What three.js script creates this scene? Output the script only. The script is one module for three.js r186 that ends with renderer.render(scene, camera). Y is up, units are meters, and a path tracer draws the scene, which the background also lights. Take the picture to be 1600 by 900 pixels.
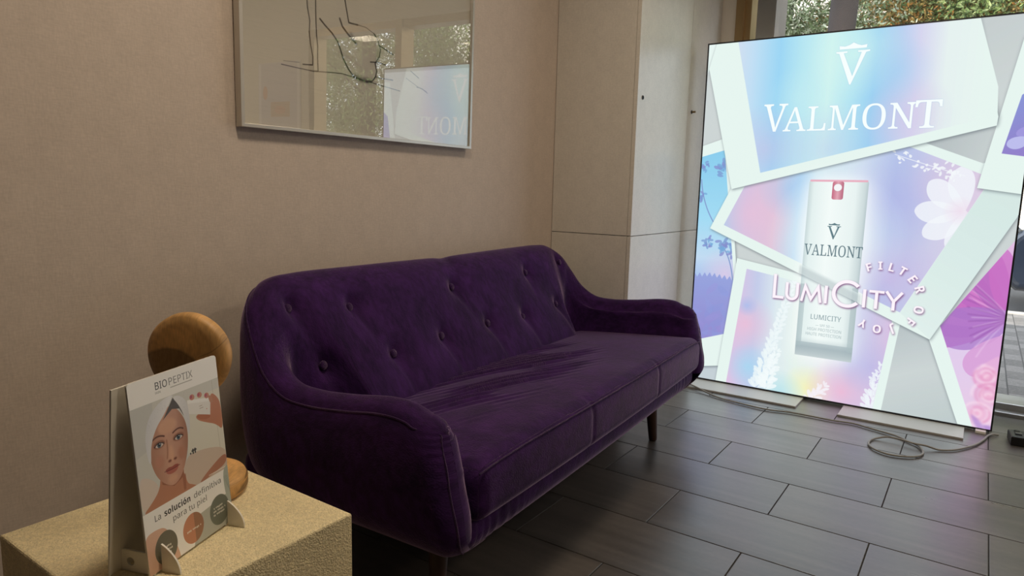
import * as THREE from 'three';
import { mergeGeometries, mergeVertices } from 'three/addons/utils/BufferGeometryUtils.js';
import { RectAreaLightUniformsLib } from 'three/addons/lights/RectAreaLightUniformsLib.js';

// ---------------------------------------------------------------- camera, sky, sun, exposure
const scene = new THREE.Scene();
const renderer = new THREE.WebGLRenderer();
renderer.toneMapping = THREE.LinearToneMapping;
renderer.toneMappingExposure = 1.1;
renderer.shadowMap.enabled = true;
RectAreaLightUniformsLib.init();

const camera = new THREE.PerspectiveCamera(45.9786, 16 / 9, 0.05, 200);
{
  const yaw = 0.967026, pit = 0.145431, roll = 0.0246847;
  const f = new THREE.Vector3(Math.sin(yaw) * Math.cos(pit), -Math.sin(pit), -Math.cos(yaw) * Math.cos(pit));
  const r0 = new THREE.Vector3(Math.cos(yaw), 0, Math.sin(yaw));
  const u0 = new THREE.Vector3().crossVectors(r0, f);
  const r = r0.multiplyScalar(Math.cos(roll)).addScaledVector(u0, Math.sin(roll));
  const u = new THREE.Vector3().crossVectors(r, f);
  camera.position.set(0, 1.05, 0);
  camera.quaternion.setFromRotationMatrix(new THREE.Matrix4().makeBasis(r, u, f.clone().negate()));
}
scene.add(camera);
scene.background = new THREE.Color().setRGB(3.1, 3.4, 3.8);

const sun = new THREE.DirectionalLight(new THREE.Color().setRGB(1, 0.93, 0.8), 6.5);
sun.position.set(-6, 16, 7); sun.target.position.set(10, 0, 0);
sun.castShadow = true; sun.shadow.mapSize.set(2048, 2048);
Object.assign(sun.shadow.camera, { left: -22, right: 22, top: 22, bottom: -22, near: 0.5, far: 70 });
scene.add(sun, sun.target);

// ---------------------------------------------------------------- helpers
function rng(seed) { let s = seed >>> 0; return () => { s = (s + 0x6D2B79F5) | 0; let t = Math.imul(s ^ (s >>> 15), 1 | s); t = (t + Math.imul(t ^ (t >>> 7), 61 | t)) ^ t; return ((t ^ (t >>> 14)) >>> 0) / 4294967296; }; }
const lerp = (a, b, t) => a + (b - a) * t, clamp = (x, a = 0, b = 1) => Math.min(b, Math.max(a, x));
const smooth = (a, b, x) => { const t = clamp((x - a) / (b - a)); return t * t * (3 - 2 * t); };
// tileable value noise
function noiseField(seed) {
  const R = rng(seed), N = 256, g = new Float32Array(N * N); for (let i = 0; i < N * N; i++) g[i] = R();
  return (x, y, px, py) => {           // lattice period px, py
    let xi = Math.floor(x), yi = Math.floor(y); const fx = x - xi, fy = y - yi, sx = fx * fx * (3 - 2 * fx), sy = fy * fy * (3 - 2 * fy);
    const w = (a, p) => ((a % p) + p) % p, x0 = w(xi, px), x1 = w(xi + 1, px), y0 = w(yi, py), y1 = w(yi + 1, py);
    return lerp(lerp(g[y0 * N + x0], g[y0 * N + x1], sx), lerp(g[y1 * N + x0], g[y1 * N + x1], sx), sy);
  };
}
function dataTex(w, h, fn, srgb, repeat) {
  const d = new Uint8Array(w * h * 4);
  for (let y = 0; y < h; y++) for (let x = 0; x < w; x++) { const c = fn(x / w, y / h, x, y), i = (y * w + x) * 4; d[i] = clamp(c[0], 0, 255); d[i + 1] = clamp(c[1], 0, 255); d[i + 2] = clamp(c[2], 0, 255); d[i + 3] = 255; }
  const t = new THREE.DataTexture(d, w, h); t.magFilter = THREE.LinearFilter; t.minFilter = THREE.LinearMipmapLinearFilter; t.generateMipmaps = true;
  t.wrapS = t.wrapT = THREE.RepeatWrapping; if (srgb) t.colorSpace = THREE.SRGBColorSpace; if (repeat) t.repeat.set(...repeat); t.needsUpdate = true; return t;
}
function fbmTex(seed, size, base, octaves, lo, hi, repeat, sx = 1, sy = 1, tint) {
  const n = noiseField(seed);
  return dataTex(size, size, (u, v) => {
    let a = 0, k = 1, s = 0, fx = base * sx, fy = base * sy;
    for (let o = 0; o < octaves; o++) { a += k * n(u * fx, v * fy, fx, fy); s += k; k *= 0.55; fx *= 2; fy *= 2; if (fx > 250 || fy > 250) break; }
    const q = lerp(lo, hi, clamp((a / s - 0.5) * 1.8 + 0.5)); return tint ? [q * tint[0], q * tint[1], q * tint[2]] : [q, q, q];
  }, !!tint || false, repeat);
}
function canvasTex(w, h, draw) {
  const c = document.createElement('canvas'); c.width = w; c.height = h; draw(c.getContext('2d'), w, h);
  const t = new THREE.CanvasTexture(c); t.colorSpace = THREE.SRGBColorSpace; t.anisotropy = 8; return t;
}
const std = (o) => new THREE.MeshStandardMaterial(o), phys = (o) => new THREE.MeshPhysicalMaterial(o);
const names = {};
function numbered(n) { const k = names[n] = (names[n] ?? -1) + 1; return k ? n + '_' + String(k).padStart(3, '0') : n; }
function mesh(name, geo, mat, parent, top) {
  const m = new THREE.Mesh(geo, mat); m.name = top ? numbered(name) : name; m.castShadow = m.receiveShadow = true; (parent || scene).add(m); return m;
}
function tag(o, label, category, group) { o.userData.label = label; o.userData.category = category; if (group) o.userData.group = group; return o; }
function thing(name, label, category, pos = [0, 0, 0], turn = 0, group) {
  const o = new THREE.Group(); o.name = numbered(name); o.position.set(...pos); o.rotation.y = turn; scene.add(o); return tag(o, label, category, group);
}
function structure(o, label) { o.userData.kind = 'structure'; if (label) o.userData.label = label; return o; }
// box from min/max corners with uv in metres
function bx(x0, x1, y0, y1, z0, z1, bev = 0) {
  let g;
  if (bev > 0) {
    const s = new THREE.Shape(), w = x1 - x0 - 2 * bev, d = z1 - z0 - 2 * bev;
    s.moveTo(-w / 2, -d / 2); s.lineTo(w / 2, -d / 2); s.lineTo(w / 2, d / 2); s.lineTo(-w / 2, d / 2); s.closePath();
    g = new THREE.ExtrudeGeometry(s, { depth: y1 - y0 - 2 * bev, bevelEnabled: true, bevelThickness: bev, bevelSize: bev, bevelSegments: 2 });
    g.rotateX(-Math.PI / 2); g.translate((x0 + x1) / 2, y0 + bev, (z0 + z1) / 2);
  } else { g = new THREE.BoxGeometry(x1 - x0, y1 - y0, z1 - z0); g.translate((x0 + x1) / 2, (y0 + y1) / 2, (z0 + z1) / 2); g = g.toNonIndexed(); }
  metreUV(g); return g;
}
function metreUV(g, ou = 0, ov = 0) {
  const p = g.attributes.position, n = g.attributes.normal, uv = new Float32Array(p.count * 2);
  for (let i = 0; i < p.count; i++) {
    const ax = Math.abs(n.getX(i)), ay = Math.abs(n.getY(i)), az = Math.abs(n.getZ(i)), x = p.getX(i), y = p.getY(i), z = p.getZ(i);
    let a, b; if (ay >= ax && ay >= az) { a = x; b = z; } else if (ax >= az) { a = z; b = y; } else { a = x; b = y; }
    uv[2 * i] = a + ou; uv[2 * i + 1] = b + ov;
  }
  g.setAttribute('uv', new THREE.BufferAttribute(uv, 2)); return g;
}
function tube(pts, r, seg = 64, rad = 8, closed = false) { return new THREE.TubeGeometry(new THREE.CatmullRomCurve3(pts.map((p) => new THREE.Vector3(...p)), closed, 'centripetal'), seg, r, rad, closed); }
// soft padded box: rounded edges on a fine grid, then a shaping function
function softBox(hx, hy, hz, r, sx, sy, sz, shape) {
  let g = new THREE.BoxGeometry(hx * 2, hy * 2, hz * 2, sx, sy, sz); g.deleteAttribute('uv'); g.deleteAttribute('normal'); g = mergeVertices(g, 1e-5);
  const p = g.attributes.position, v = new THREE.Vector3(), q = new THREE.Vector3();
  for (let i = 0; i < p.count; i++) {
    v.fromBufferAttribute(p, i);
    q.set(clamp(v.x, -hx + r, hx - r), clamp(v.y, -hy + r, hy - r), clamp(v.z, -hz + r, hz - r));
    v.sub(q); if (v.lengthSq() > 1e-12) v.setLength(r); v.add(q);
    if (shape) shape(v); p.setXYZ(i, v.x, v.y, v.z);
  }
  g.computeVertexNormals(); metreUV(g); return g;
}

// ---------------------------------------------------------------- shared materials
const D = 1.84;                                                    // the sofa wall stands at z = -D
const weaveN = noiseField(5);
const weaveTex = dataTex(512, 512, (u, v, x, y) => { const a = weaveN(u * 128, v * 32, 128, 32), b = weaveN(u * 32 + 7, v * 128, 32, 128), c = 238 + 9 * (a - 0.5) + 9 * (b - 0.5) + 6 * (weaveN(u * 8, v * 8, 8, 8) - 0.5); return [c, c, c]; }, true, [3.6, 3.6]);
const weaveBump = dataTex(512, 512, (u, v) => { const c = 128 + 90 * (weaveN(u * 128, v * 32, 128, 32) - 0.5) + 90 * (weaveN(u * 32 + 7, v * 128, 32, 128) - 0.5); return [c, c, c]; }, false, [2.4, 2.4]);
const M = {
  wall: std({ color: 0xd6c5b6, map: weaveTex, bumpMap: weaveBump, bumpScale: 0.0003, roughness: 0.85 }),
  plainWall: std({ color: 0x8d8275, roughness: 0.9 }),
  pier: std({ color: 0xe2d8ca, roughness: 0.85 }),
  ceiling: std({ color: 0xe8e2d8, roughness: 0.9 }),
  laminate: phys({ color: 0xe8e1d6, map: weaveTex, roughness: 0.33, bumpMap: weaveBump, bumpScale: 0.0002 }),
  gap: std({ color: 0x2a241f, roughness: 0.9 }),
  bronze: std({ color: 0x8a7350, roughness: 0.35, metalness: 0.75 }),
  steel: std({ color: 0xb8b8b8, roughness: 0.35, metalness: 0.85 }),
  darkMetal: std({ color: 0x2b2a2c, roughness: 0.4, metalness: 0.6 }),
  glass: phys({ color: 0xffffff, transmission: 1, thickness: 0, roughness: 0.0, ior: 1.5 }),
  white: std({ color: 0xe9e6df, roughness: 0.5 }),
  blackPlastic: std({ color: 0x121214, roughness: 0.4 }),
};

// ---------------------------------------------------------------- room shell
const X0 = -2.6, X1 = 4.13, Z1 = 3.7, CEIL = 2.62;
structure(mesh('wall_back', bx(X0 - 0.2, 4.4, -0.1, CEIL + 0.2, -D - 0.2, -D), M.wall, null, true), 'beige woven wallpaper wall behind the purple sofa');
structure(mesh('wall_left', bx(X0 - 0.2, X0, -0.1, CEIL + 0.2, -D, Z1 + 0.2), M.plainWall, null, true));
structure(mesh('wall_front', bx(X0, X1 + 0.2, -0.1, CEIL + 0.2, Z1, Z1 + 0.2), M.plainWall, null, true));
structure(mesh('ceiling', bx(X0, 4.4, CEIL, CEIL + 0.2, -D, Z1), M.ceiling, null, true));
structure(mesh('wall_right', mergeGeometries([bx(X1, X1 + 0.2, -0.1, CEIL, -D, -1.307), bx(X1, X1 + 0.2, 2.3, CEIL, -1.307, 1.52), bx(X1, X1 + 0.2, -0.1, CEIL, 1.52, Z1)]), M.pier, null, true), 'pale pier and lintel around the shop window');

// floor: dark grey rectangular tiles, long side across the room, half bond, each a mesh of its own
{
  const floor = new THREE.Group(); floor.name = 'floor'; scene.add(floor); structure(floor, 'dark grey rectangular stone-look tile floor laid in half bond');
  mesh('grout_bed', bx(X0, X1 + 0.1, -0.1, -0.0035, -D, Z1), std({ color: 0x35322f, roughness: 0.95 }), floor);
  const tn = noiseField(21);
  const tileTex = dataTex(1024, 1024, (u, v) => {
    const streak = tn(u * 90, v * 7, 90, 7) * 0.5 + tn(u * 200 % 200, v * 20, 200, 20) * 0.3 + tn(u * 24, v * 3, 24, 3) * 0.5;
    const cloud = tn(u * 6 + 3, v * 6, 6, 6) * 0.6 + tn(u * 17, v * 17 + 5, 17, 17) * 0.4, spk = tn(u * 230, v * 230, 230, 230);
    const g = 84 + 26 * (streak - 0.65) + 22 * (cloud - 0.5) + 6 * (spk - 0.5);
    return [g * 1.03, g * 0.985, g * 0.95];
  }, true, [0.5, 0.42]);
  const tileRough = dataTex(512, 512, (u, v) => { const c = 86 + 14 * (tn(u * 12, v * 12, 12, 12) - 0.5) + 14 * (tn(u * 60, v * 9, 60, 9) - 0.5); return [c, c, c]; }, false, [0.5, 0.42]);
  const tileMats = [0xffffff, 0xf2eeea, 0xe6e4e2, 0xfaf4ee].map((c) => phys({ color: c, map: tileTex, roughnessMap: tileRough, roughness: 0.95, ior: 1.75 }));
  const TW = 0.2982, TL = 0.6038, g = 0.0018;                       // pitch along x and along z, half joint
  const variants = []; const R = rng(9);
  for (let k = 0; k < 6; k++) {
    const b = bx(g, TW - g, -0.008, 0, g, TL - g, 0.0012); metreUV(b, k * 0.37, k * 0.61); variants.push(b);
  }
  const xr = 2.241, zr = -0.492;                                   // a joint crossing read off the photograph
  const i0 = Math.floor((X0 - xr) / TW), i1 = Math.ceil((X1 - xr) / TW);
  for (let i = i0; i < i1; i++) {
    const x = xr + i * TW, off = (((i % 2) + 2) % 2) * TL / 2;
    const j0 = Math.floor((-D - zr - off) / TL), j1 = Math.ceil((Z1 - zr - off) / TL);
    for (let j = j0; j < j1; j++) {
      const z = zr + off + j * TL; const m = tileMats[Math.floor(R() * 4)], v = variants[Math.floor(R() * 6)];
      const xa = Math.max(x, X0), xb = Math.min(x + TW, z > 1.5 ? X1 : 4.045), za = Math.max(z, -D), zb = Math.min(z + TL, Z1);
      if (xb - xa < 0.01 || zb - za < 0.01) continue;
      if (xa > x || xb < x + TW || za > z || zb < z + TL) { const t = mesh('tile', metreUV(bx(xa + g, xb - g, -0.008, 0, za + g, zb - g), R(), R()), m, floor); t.userData = {}; }
      else { const t = mesh('tile', v, m, floor); t.position.set(x, 0, z); }
    }
  }
}

// shop window in the right-hand wall
{
  const w = new THREE.Group(); w.name = 'window_1'; scene.add(w); structure(w, 'tall shop window with bronze frame facing the street');
  const jamb = (z0, z1) => { mesh('window_frame', mergeGeometries([bx(X1 - 0.02, X1 + 0.12, 0.045, 2.3, z0, z0 + (z1 - z0) * 0.55, 0.004), bx(X1 + 0.01, X1 + 0.12, 0.045, 2.3, z0 + (z1 - z0) * 0.5, z1, 0.004)]), M.bronze, w); };
  jamb(-1.307, -1.2265); jamb(0.36, 0.46); jamb(1.42, 1.52);
  mesh('head_rail', bx(X1, X1 + 0.12, 2.24, 2.3, -1.3, 1.52), M.bronze, w);
  mesh('threshold', mergeGeometries([bx(4.04, 4.3, -0.1, 0.018, -1.307, 1.52, 0.003), bx(4.1, 4.3, 0.015, 0.05, -1.307, 1.52, 0.004)]), M.steel, w);
  for (const [a, b] of [[-1.227, 0.365], [0.455, 1.425]]) mesh('pane', bx(X1 + 0.07, X1 + 0.0705, 0.05, 2.25, a, b), M.glass, w);
}

// built-in cupboard in the corner
const CX = 3.013, CZ = -1.392, SEAM = 0.836;
{
  const t = thing('built_in_cupboard', 'tall pale beige built-in cupboard with small round locks beside the sofa', 'cupboard', [CX, 0, -D]);
  const P = (n, g, m, p) => { g.translate(-CX, 0, D); return mesh(n, g, m, p || t); };
  const CTOP = CEIL - 0.004, e = 0.0016, xe = 4.125, xd = 3.664;
  P('body', bx(CX + 0.006, xe, 0, CTOP, -D + 0.001, CZ - 0.021), M.gap);
  P('side_panel', bx(CX, CX + 0.018, 0.0, SEAM - e, -D + 0.003, CZ - 0.021, 0.001), M.laminate);
  P('side_panel', bx(CX, CX + 0.018, SEAM + e, CTOP, -D + 0.003, CZ - 0.021, 0.001), M.laminate);
  const doors = [];
  for (const [a, b, c, d] of [[CX, xd - e, 0.0, SEAM - e], [xd + e, xe, 0.0, SEAM - e], [CX, xd - e, SEAM + e, CTOP], [xd + e, xe, SEAM + e, CTOP]]) doors.push(P('door', bx(a, b, c, d, CZ - 0.019, CZ, 0.001), M.laminate));
  for (const [d, x] of [[doors[2], CX + 0.056], [doors[3], xd + 0.058]]) {
    const ring = new THREE.LatheGeometry([[0.0062, 0], [0.0098, 0], [0.0098, 0.003], [0.009, 0.0038], [0.0062, 0.0038], [0.0062, 0.001], [0.0, 0.001]].map((q) => new THREE.Vector2(...q)), 20); ring.rotateX(Math.PI / 2); ring.translate(x, 1.492, CZ);
    const l = P('lock', ring, M.darkMetal, d);
    if (x > 3.5) { const k = new THREE.CylinderGeometry(0.0055, 0.0055, 0.022, 14); k.rotateX(Math.PI / 2); k.translate(x, 1.492, CZ + 0.012); P('key_stub', k, M.bronze, l); }
  }
}

// ---------------------------------------------------------------- sofa
{
  const th = 3 * Math.PI / 180;
  const sofa = thing('sofa', 'deep purple velvet three-seat sofa with buttoned back and tapered wooden legs', 'sofa', [1.9632, 0, -1.354], th);
  const vn = noiseField(33);
  const velvetMap = dataTex(1024, 1024, (u, v) => {
    const a = vn(u * 7, v * 7, 7, 7) * 0.26 + vn(u * 19, v * 15, 19, 15) * 0.30 + vn(u * 60, v * 44, 60, 44) * 0.34 + vn(u * 220, v * 220, 220, 220) * 0.14;
    const q = clamp((a - 0.52) * 1.5 + 0.5); return [lerp(38, 65, q), lerp(17, 30, q), lerp(54, 88, q)];
  }, true, [1.6, 1.6]);
  const velvetBump = dataTex(1024, 1024, (u, v) => { const c = 128 + 110 * (vn(u * 250, v * 250, 250, 250) - 0.5) + 60 * (vn(u * 40, v * 30, 40, 30) - 0.5); return [c, c, c]; }, false, [1.6, 1.6]);
  const velvet = phys({ map: velvetMap, roughness: 0.82, bumpMap: velvetBump, bumpScale: 0.0012, sheen: 1.0, sheenRoughness: 0.6, sheenColor: new THREE.Color().setRGB(1.0, 0.72, 1.0), specularIntensity: 0.25 });
  const legWood = std({ color: 0x3a2218, roughness: 0.4 });

  // crest of the shell: plan (x, z) and height, from the middle of the back to the front of an arm
  const half = [[0, -0.31, 0.783], [0.06, -0.31, 0.788], [0.2, -0.31, 0.791], [0.5, -0.312, 0.793], [0.70, -0.31, 0.793], [0.785, -0.295, 0.785], [0.845, -0.258, 0.748], [0.878, -0.212, 0.672], [0.893, -0.162, 0.60], [0.899, -0.09, 0.556], [0.90, 0.0, 0.548], [0.90, 0.12, 0.558], [0.90, 0.24, 0.574], [0.90, 0.30, 0.572], [0.90, 0.345, 0.556]];
  const ctl = [...half.slice(1).reverse().map(([x, z, y]) => new THREE.Vector3(-x, y, z)), ...half.map(([x, z, y]) => new THREE.Vector3(x, y, z))];
  const curve = new THREE.CatmullRomCurve3(ctl, false, 'centripetal');
  const armR = [-0.062, -0.06, -0.058, -0.056, -0.048, -0.028, 0, 0.028, 0.046, 0.053, 0.055, 0.037, -0.012, -0.09, -0.2];
  const backR = [-0.275, -0.275, -0.21, -0.135, -0.08, -0.038, 0, 0.036, 0.066, 0.082, 0.075, 0.05, 0.01, -0.05, -0.2];
  const NT = 420, NC = 10, NS = 132;
  const buttons = [[-0.779, 0.707], [-0.561, 0.687], [-0.05, 0.685], [0.482, 0.691], [0.805, 0.712], [-0.709, 0.538], [-0.473, 0.535], [-0.222, 0.544], [0.06, 0.547], [0.317, 0.541], [0.609, 0.548]];
  const stations = [];
  const pts = curve.getSpacedPoints(NT), len = curve.getLength();
  for (let c = NC; c >= 1; c--) stations.push({ i: 0, cap: c / NC });
  for (let i = 0; i <= NT; i++) stations.push({ i, cap: 0 });
  for (let c = 1; c <= NC; c++) stations.push({ i: NT, cap: c / NC });
  const rows = stations.length, pos = new Float32Array(rows * NS * 3), uv = new Float32Array(rows * NS * 2);
  const frontShift = (y) => y > 0.43 ? lerp(0.035, 0, smooth(0.40, 0.58, y)) : y > 0.3 ? lerp(0.058, 0.035, smooth(0.3, 0.43, y)) : lerp(0.0, 0.058, smooth(0.16, 0.29, y));
  stations.forEach((st, j) => {
    const p = pts[st.i], side = p.x < 0 ? -1 : 1, ax = Math.abs(p.x), s = st.i / NT * len, fromMid = Math.abs(s - len / 2);
    // outward direction turns slowly round the corner; b is 1 on the back, 0 on the arm
    const turn = smooth(0.56, 1.12, fromMid), a = turn * Math.PI / 2, nx = side * Math.sin(a), nz = -Math.cos(a);
    const b = 1 - smooth(0.74, 1.02, fromMid), yc = p.y;
    const ctlPts = [];
    const ys = [0.27, 0.40, lerp(0.42, yc, 0.3), lerp(0.42, yc, 0.62), yc - 0.05, yc - 0.013, yc, yc - 0.012, yc - 0.046, lerp(0.40, yc, 0.45), 0.39, 0.285, 0.222, 0.196, 0.19];
    for (let k = 0; k < 15; k++) ctlPts.push(new THREE.Vector3(lerp(armR[k], backR[k], b), ys[k], 0));
    const sec = new THREE.CatmullRomCurve3(ctlPts, false, 'centripetal');
    const front = smooth(0.20, 0.345, p.z) * (1 - b);
    for (let k = 0; k < NS; k++) {
      const q = sec.getPoint(k / (NS - 1)); let r = q.x, y = q.y, z = p.z, x = p.x;
      let adv = 0;
      if (st.cap) { const ph = st.cap * Math.PI / 2, cs = Math.cos(ph), rm = -0.004 - smooth(0.3, 0.17, y) * 0.10; adv = 0.045 * Math.sin(ph); r = rm + (r - rm) * cs; const yTop = yc - 0.04, yb = 0.235; if (y > yTop) y = yTop + (y - yTop) * cs; if (y < yb) y = yb + (y - yb) * cs; }
      x += nx * r; z += nz * r + adv + front * frontShift(y);
      // tufts drawn in at the buttons, with soft creases running down from the lower row
      if (b > 0.3 && k < NS * 0.5) {
        let dz = 0; for (const [bxx, by] of buttons) { const dx = x - bxx, dy = y - by, d2 = dx * dx + dy * dy; dz += 0.020 * Math.exp(-d2 / (2 * 0.022 ** 2)) + 0.016 * Math.exp(-d2 / (2 * 0.06 ** 2)); if (by < 0.6 && dy < 0 && dy > -0.16) dz += 0.007 * Math.exp(-((dx - 0.14 * -dy) ** 2) / (2 * 0.012 ** 2)) * smooth(-0.16, -0.06, dy); if (by > 0.6 && dy > -0.14 && dy < 0) dz += 0.006 * Math.exp(-((dx - 0.35 * -dy * Math.sign(-bxx || 1)) ** 2) / (2 * 0.013 ** 2)) * smooth(-0.14, -0.03, dy); }
        z -= dz * smooth(0.3, 0.8, b);
        y += 0;
      }
      // small gathers along the rolled edge of the arm front
      if (st.cap > 0 || front > 0.6) { const gather = Math.sin(y * 420 + Math.sin(y * 60) * 2) * 0.0011 * smooth(0.5, 0.75, k / NS < 0.5 ? k / NS * 2 : 2 - k / NS * 2); z += gather; }
      const o = (j * NS + k); pos[o * 3] = x; pos[o * 3 + 1] = y; pos[o * 3 + 2] = z; uv[o * 2] = s + adv * side; uv[o * 2 + 1] = k / NS * 1.3;
    }
  });
  const idx = []; for (let j = 0; j < rows - 1; j++) for (let k = 0; k < NS - 1; k++) { const a = j * NS + k, b = a + 1, c = a + NS, d = c + 1; idx.push(a, b, c, b, d, c); }
  const full = new THREE.BufferGeometry(); full.setAttribute('position', new THREE.BufferAttribute(pos, 3)); full.setAttribute('uv', new THREE.BufferAttribute(uv, 2)); full.setIndex(idx); full.computeVertexNormals();
  function slice(j0, j1) {
    const g = new THREE.BufferGeometry(), n = (j1 - j0 + 1) * NS, at = (name, w) => g.setAttribute(name, new THREE.BufferAttribute(full.attributes[name].array.slice(j0 * NS * w, j0 * NS * w + n * w), w));
    at('position', 3); at('normal', 3); at('uv', 2); const ix = []; for (let j = 0; j < j1 - j0; j++) for (let k = 0; k < NS - 1; k++) { const a = j * NS + k, b = a + 1, c = a + NS, d = c + 1; ix.push(a, b, c, b, d, c); } g.setIndex(ix); return g;
  }
  let ja = 0; while (stations[ja].cap || Math.abs(stations[ja].i / NT * len - len / 2) > 0.97) ja++;
  const jb = rows - 1 - ja;
  const back = mesh('backrest', slice(ja, jb), velvet, sofa), arms = [mesh('armrest', slice(0, ja), velvet, sofa), mesh('armrest', slice(jb, rows - 1), velvet, sofa)];
  // piped seam that follows the rim of each arm down its front
  for (const [a, range] of [[arms[0], [0, ja + 26]], [arms[1], [jb - 26, rows - 1]]]) {
    const P = []; const kk = Math.round(NS * 0.535); const at = (j, k) => [pos[(j * NS + k) * 3], pos[(j * NS + k) * 3 + 1], pos[(j * NS + k) * 3 + 2]];
    const capJ = a === arms[0] ? 3 : rows - 4; const seq = [];
    for (let j = range[0]; j <= range[1]; j += 3) if (!stations[j].cap) seq.push(at(j, kk));
    const down = []; for (let k = kk; k < NS * 0.86; k += 4) down.push(at(capJ, k));
    if (a === arms[0]) { P.push(...down.reverse(), ...seq); } else { P.push(...seq, ...down); }
    mesh('piping', tube(P, 0.0028, 220, 6), velvet, a);
  }
  // buttons
  for (const [x, y] of buttons) {
    let best = null, bd = 1e9;
    for (let j = ja; j <= jb; j++) for (let k = 0; k < NS * 0.45; k++) { const o = (j * NS + k) * 3, d = (pos[o] - x) ** 2 + (pos[o + 1] - y) ** 2; if (d < bd) { bd = d; best = o; } }
    const g = new THREE.SphereGeometry(0.0135, 18, 12); g.scale(1, 1, 0.55); const m = mesh('button', g, velvet, back); m.position.set(pos[best], pos[best + 1], pos[best + 2] + 0.006); m.rotation.x = -0.3;
  }
  // seat cushion with drag wrinkles towards the back and two joining seams
  const wn = noiseField(71);
  const cushion = softBox(0.848, 0.070, 0.300, 0.046, 420, 14, 190, (v) => {
    const u = v.x / 0.848, w = v.z / 0.300;
    if (v.y > 0) {
      const top = smooth(0.0, 0.06, v.y); v.y += top * (0.016 * (1 - u * u * u * u) * (1 - w * w) + 0.022 * w - 0.016 * u ** 8 + 0.005 * (wn(v.x * 4 + 9, v.z * 5 + 9, 99, 99) - 0.5));
      const across = -v.x * 0.39 + v.z * 0.92 + 0.012 * (wn(v.x * 6 + 20, v.z * 6 + 20, 99, 99) - 0.5), along = v.x * 0.92 + v.z * 0.39;
      const mask = Math.exp(-(((v.x + 0.12) / 0.42) ** 4)) * Math.exp(-(((v.z + 0.09) / 0.17) ** 4)) * smooth(0.2, 0.6, wn(along * 4 + 3, across * 11 + 50, 99, 99));
      v.y += top * mask * 0.012 * Math.sin(across * 2 * Math.PI / 0.031 + 3.0 * wn(along * 3 + 40, across * 4 + 50, 99, 99));
    }
    v.z += (w > 0.6 ? 1 : 0) * 0.012 * (1 - u * u) * smooth(0.6, 1, w) - 0.003 * (Math.exp(-(((v.x + 0.27) / 0.012) ** 2)) + Math.exp(-(((v.x - 0.29) / 0.012) ** 2))) * smooth(0.6, 1, w);
  });
  const seat = mesh('seat_cushion', cushion, velvet, sofa); seat.position.set(0, 0.356, 0.150);
  { const P = []; for (let i = 0; i <= 60; i++) { const u = -1 + i / 30; P.push([u * 0.838, 0.074 - 0.014 * u ** 8, 0.2925 + 0.0118 * (1 - u * u)]); } mesh('piping', tube(P, 0.0022, 200, 6), velvet, seat); }
  // upholstered base rail
  const base = softBox(0.882, 0.064, 0.388, 0.060, 200, 14, 60, (v) => { if (v.z > 0.2) v.z += 0.0016 * Math.sin(v.x * 190 + 3 * Math.sin(v.x * 23)) * smooth(0.45, 0.8, Math.abs(v.x)) + 0.006 * (1 - (v.x / 0.862) ** 2); });
  mesh('base_rail', base, velvet, sofa).position.set(0, 0.262, 0.032);
  for (const [x, z] of [[-0.79, 0.29], [0.66, 0.32], [-0.70, -0.26], [0.66, -0.26]]) {
    const g = new THREE.LatheGeometry([[0, 0], [0.012, 0], [0.0165, 0.004], [0.018, 0.012], [0.027, 0.21], [0, 0.21]].map((q) => new THREE.Vector2(...q)), 24);
    g.translate(0, 0, 0); const m = mesh('leg', g, legWood, sofa); m.position.set(x, 0, z); m.rotation.z = Math.sign(x) * 0.10; m.rotation.x = -Math.sign(z) * 0.06;
  }
}

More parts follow.
